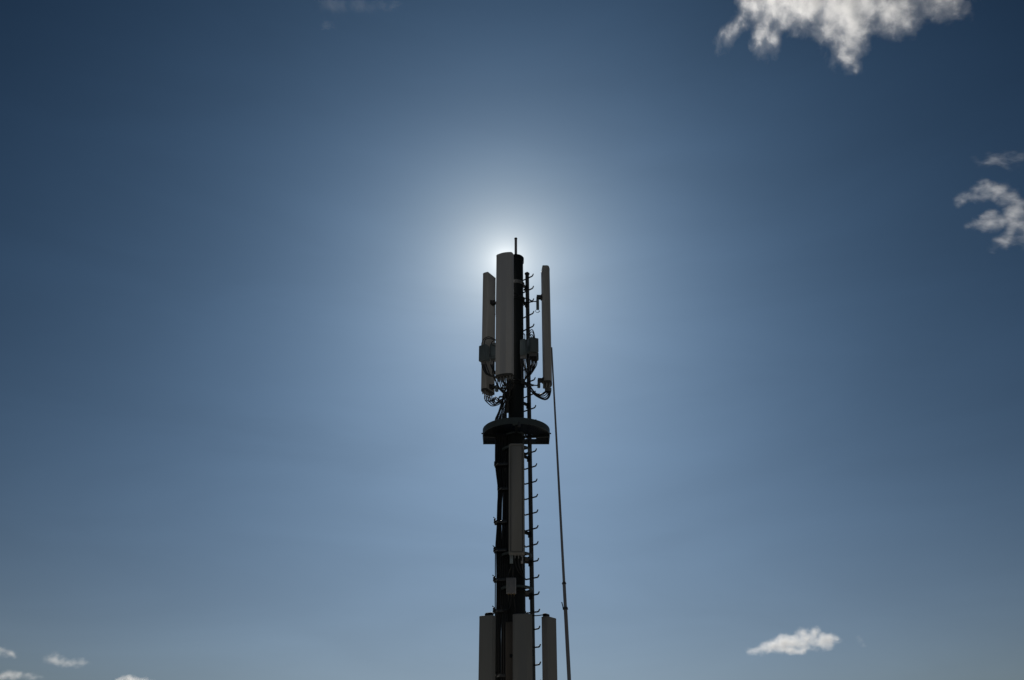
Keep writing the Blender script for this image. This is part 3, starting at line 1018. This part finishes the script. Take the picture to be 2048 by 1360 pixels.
# ------------------------------------------------------------------ clouds
def cloud_material(name, lobes, unit, density, scale, erode, soft, seed, aniso=0.55, stretch=(1, 0.3, 1), warp=0.5, veil=0.10, veil_erode=0.45):
    m = bpy.data.materials.new(name)
    m.use_nodes = True
    t = m.node_tree
    n, l = t.nodes, t.links
    n.clear()
    out = n.new("ShaderNodeOutputMaterial")
    vol = n.new("ShaderNodeVolumePrincipled")
    vol.inputs["Color"].default_value = (1, 1, 1, 1)
    vol.inputs["Anisotropy"].default_value = aniso
    l.new(vol.outputs[0], out.inputs["Volume"])
    co = n.new("ShaderNodeTexCoord")

    def node(kind, op, *args):
        x = n.new(kind)
        x.operation = op
        for k, a in enumerate(args):
            if hasattr(a, "is_output"):
                l.new(a, x.inputs[k])
            else:
                x.inputs[k].default_value = a
        return x
    pos = co.outputs["Object"]
    wn = n.new("ShaderNodeTexNoise")
    wn.inputs["Scale"].default_value = scale * 0.55
    wn.inputs["Detail"].default_value = 3
    off = node("ShaderNodeVectorMath", "ADD", pos, (seed * 7.1, seed * 3.3, seed * 5.7)).outputs[0]
    l.new(off, wn.inputs["Vector"])
    wv = node("ShaderNodeVectorMath", "SUBTRACT", wn.outputs["Color"], (0.5, 0.5, 0.5)).outputs[0]
    wv = node("ShaderNodeVectorMath", "MULTIPLY", wv, (warp, warp, warp)).outputs[0]
    wp = node("ShaderNodeVectorMath", "ADD", pos, wv).outputs[0]
    field = None
    for (c, r, rot, wgt) in lobes:
        mp = n.new("ShaderNodeMapping")
        mp.vector_type = "TEXTURE"
        mp.inputs["Location"].default_value = c
        mp.inputs["Rotation"].default_value = (0, -rot, 0)
        mp.inputs["Scale"].default_value = r
        l.new(wp, mp.inputs["Vector"])
        d = node("ShaderNodeVectorMath", "LENGTH", mp.outputs[0]).outputs["Value"]
        f = node("ShaderNodeMath", "MULTIPLY_ADD", d, -wgt, wgt).outputs[0]
        if field is None:
            field = f
        else:
            sm = node("ShaderNodeMath", "SMOOTH_MAX", field, f, 0.2)
            field = sm.outputs[0]
    ns = n.new("ShaderNodeTexNoise")
    ns.inputs["Scale"].default_value = scale
    ns.inputs["Detail"].default_value = 9
    ns.inputs["Roughness"].default_value = 0.68
    ns.inputs["Distortion"].default_value = 0.25
    st = node("ShaderNodeVectorMath", "MULTIPLY", off, stretch).outputs[0]
    l.new(st, ns.inputs["Vector"])
    nc = n.new("ShaderNodeMapRange")                 # spread the noise over its whole range
    nc.inputs["From Min"].default_value = 0.28
    nc.inputs["From Max"].default_value = 0.72
    nc.clamp = False
    l.new(ns.outputs["Fac"], nc.inputs["Value"])
    x = node("ShaderNodeMath", "MULTIPLY_ADD", nc.outputs[0], -erode, field).outputs[0]
    x = node("ShaderNodeMath", "MINIMUM", x, node("ShaderNodeMath", "MULTIPLY", field, 3.0).outputs[0]).outputs[0]
    mr = n.new("ShaderNodeMapRange")
    mr.inputs["From Min"].default_value = 0.0
    mr.inputs["From Max"].default_value = soft
    mr.inputs["To Min"].default_value = 0.0
    mr.inputs["To Max"].default_value = density / unit
    l.new(x, mr.inputs["Value"])
    mr.inputs["To Max"].default_value = 1.0
    pw = node("ShaderNodeMath", "POWER", mr.outputs[0], 1.6).outputs[0]
    # thin veil round the denser shreds
    vl = node("ShaderNodeMath", "MULTIPLY_ADD", nc.outputs[0], -veil_erode, field)
    vl.use_clamp = True
    pw = node("ShaderNodeMath", "MULTIPLY_ADD", vl.outputs[0], veil, pw).outputs[0]
    l.new(node("ShaderNodeMath", "MULTIPLY", pw, density / unit).outputs[0], vol.inputs["Density"])
    m.cycles.volume_step_rate = 0.14
    return m


def cloud(label, y, lobes, density=2.0, scale=3.0, erode=0.75, soft=0.35, seed=1, depth=0.8, hull=0.9, **kw):
    """lobes: (u, v, half width, half height, tilt in degrees, weight), at distance y."""
    u0 = sum(a[0] for a in lobes) / len(lobes)
    v0 = sum(a[1] for a in lobes) / len(lobes)
    o = at(u0, v0, y)
    ppm = (at(u0 + 1, v0, y) - o).length            # metres per photo unit there
    unit = ppm * 50.0                               # local unit of the cloud
    rng = random.Random(seed)
    ls = []
    e_ = math.atan2(o.z, o.y)
    for (u, v, ru, rv, tilt, w) in lobes:
        # stand the cloud up across the line of sight
        c = Vector(((u - u0) / 50.0, rng.uniform(-.15, .15) * ru / 50.0, -(v - v0) / 50.0))
        r = (ru / 50.0, depth * (ru * rv) ** .5 / 50.0, rv / 50.0)
        ls.append((c, r, R(-tilt), w))
    bm = bmesh.new()
    for c, r, rot, w in ls:
        g = bmesh.ops.create_icosphere(bm, subdivisions=3, radius=1.0)
        mt = Matrix.Translation(c) @ Matrix.Rotation(-rot, 4, "Y") @ Matrix.Diagonal((r[0] * hull, r[1] * hull, r[2] * hull, 1))
        bmesh.ops.transform(bm, matrix=mt, verts=g["verts"])
    me = bpy.data.meshes.new("cloud")
    bm.to_mesh(me)
    bm.free()
    ob = bpy.data.objects.new("cloud", me)
    COL.objects.link(ob)
    if len(ls) > 1:
        md = ob.modifiers.new("remesh", "REMESH")
        md.mode = "VOXEL"
        md.voxel_size = max(0.02, min(min(r) for _, r, _, _ in ls) * 0.22)
        dg = bpy.context.evaluated_depsgraph_get()
        me2 = bpy.data.meshes.new_from_object(ob.evaluated_get(dg))
        ob.modifiers.clear()
        ob.data = me2
        bpy.data.meshes.remove(me)
        me2.name = "cloud"
    ob.data.materials.clear()
    ob.data.materials.append(cloud_material("cloud_vapour", ls, unit, density, scale, erode, soft, seed, **kw))
    ob.location = o
    ob.rotation_euler = (math.atan2(o.z - CAM_Z, o.y), 0, 0)
    ob.scale = (unit,) * 3
    return tag(ob, label, "cloud", "white clouds in the blue sky", kind="thing")


W_BIG = [(1540, -5, 105, 95, 0, 1), (1610, -5, 120, 100, 0, 1), (1690, 10, 110, 105, 0, 1), (1705, 70, 62, 88, 10, .9), (1718, 116, 42, 52, -15, .75),
         (1780, 20, 105, 80, 10, .8), (1868, 5, 95, 58, 8, .68), (1925, 12, 48, 48, 0, .5), (1468, 58, 30, 84, 33, .75), (1536, 70, 44, 68, -8, .8),
         (1660, 60, 60, 50, 0, .7), (1650, -80, 240, 90, 0, 1)]
cloud("largest white cloud, ragged, at the top edge of the sky", 1500, W_BIG,
      density=3.3, scale=2.1, erode=0.86, soft=1.0, seed=3, stretch=(1.25, 0.25, 0.7), warp=0.9, veil=0.15)
cloud("hook-shaped wispy white cloud at the edge of the sky", 1900,
      [(1932, 398, 46, 24, -30, .8), (1966, 380, 50, 32, -10, .9), (2004, 388, 48, 38, 25, .9), (2028, 420, 38, 52, 10, .9), (2034, 454, 40, 40, 0, .9),
       (1990, 443, 52, 30, -12, .9), (1950, 449, 40, 24, -5, .85), (2014, 482, 50, 28, -15, .85), (2066, 465, 40, 50, 0, .85)],
      density=1.7, scale=2.5, erode=0.64, soft=0.95, seed=5, warp=0.9, stretch=(1, .25, 1), veil=0.13)
cloud("faint wisp of cloud floating above the hook-shaped one", 1900,
      [(1980, 319, 62, 24, -4, .85), (2036, 318, 44, 28, 20, .85), (2008, 330, 46, 20, 10, .6)], density=1.0, scale=2.3, erode=0.68, soft=0.9, seed=8, stretch=(0.8, .25, 1.4), warp=0.7, veil=0.05)
cloud("small lens-shaped white cloud with a flat base, low in the sky apart from the others", 5200,
      [(1512, 1300, 36, 12, -8, .8), (1548, 1292, 52, 22, -12, 1), (1590, 1285, 52, 28, -4, 1), (1618, 1279, 40, 27, 0, 1), (1646, 1281, 40, 24, 0, 1), (1566, 1281, 26, 20, 0, 1), (1610, 1268, 26, 20, 0, 1), (1634, 1269, 24, 20, 0, 1), (1670, 1278, 24, 15, 10, .85),
       (1585, 1299, 76, 13, 0, .9)],
      density=5.5, scale=2.9, erode=0.45, soft=0.95, seed=11)
cloud("small white cloud cut by the sky's edge, above another one low down", 5600,
      [(-10, 1304, 44, 18, 0, 1), (16, 1306, 34, 13, 12, .9)], density=3.6, scale=3.4, erode=0.58, soft=0.85, seed=13, veil=0.06)
cloud("small ragged white cloud, low, alone between two others", 5600,
      [(108, 1318, 36, 20, 15, .95), (132, 1323, 38, 17, 10, .9), (164, 1326, 28, 13, 0, .75)], density=3.1, scale=3.4, erode=0.58, soft=0.85, seed=17, veil=0.06)
cloud("low flat white cloud in the corner of the sky", 6000,
      [(15, 1352, 56, 18, 0, 1), (58, 1352, 46, 13, 0, .85), (-30, 1356, 50, 18, 0, 1)], density=2.9, scale=3.4, erode=0.58, soft=0.85, seed=19, veil=0.06)
cloud("low white cloud only whose top rises into view", 6000,
      [(262, 1363, 48, 16, 0, 1), (235, 1364, 32, 12, 0, .9), (288, 1365, 30, 12, 0, .9)], density=5.1, scale=2.8, erode=0.50, soft=0.85, seed=23)
cloud("faint scrap of thin cloud at the top edge of the sky, left of the mast", 1600,
      [(664, 6, 60, 34, 10, .9), (720, 10, 60, 26, 0, .8), (652, 44, 26, 38, 15, .7), (780, 6, 60, 22, 0, .7)], density=0.13, scale=2.0, erode=0.62, soft=0.9,
      seed=29, warp=0.8, stretch=(1.1, .25, 0.8), veil=0.05)
cloud("tiny shred of thin cloud beside the lens-shaped one", 5200,
      [(1718, 1279, 16, 11, -20, .9), (1726, 1287, 12, 9, 10, .8)], density=0.9, scale=3.0, erode=0.55, soft=0.9, seed=31, veil=0.05)
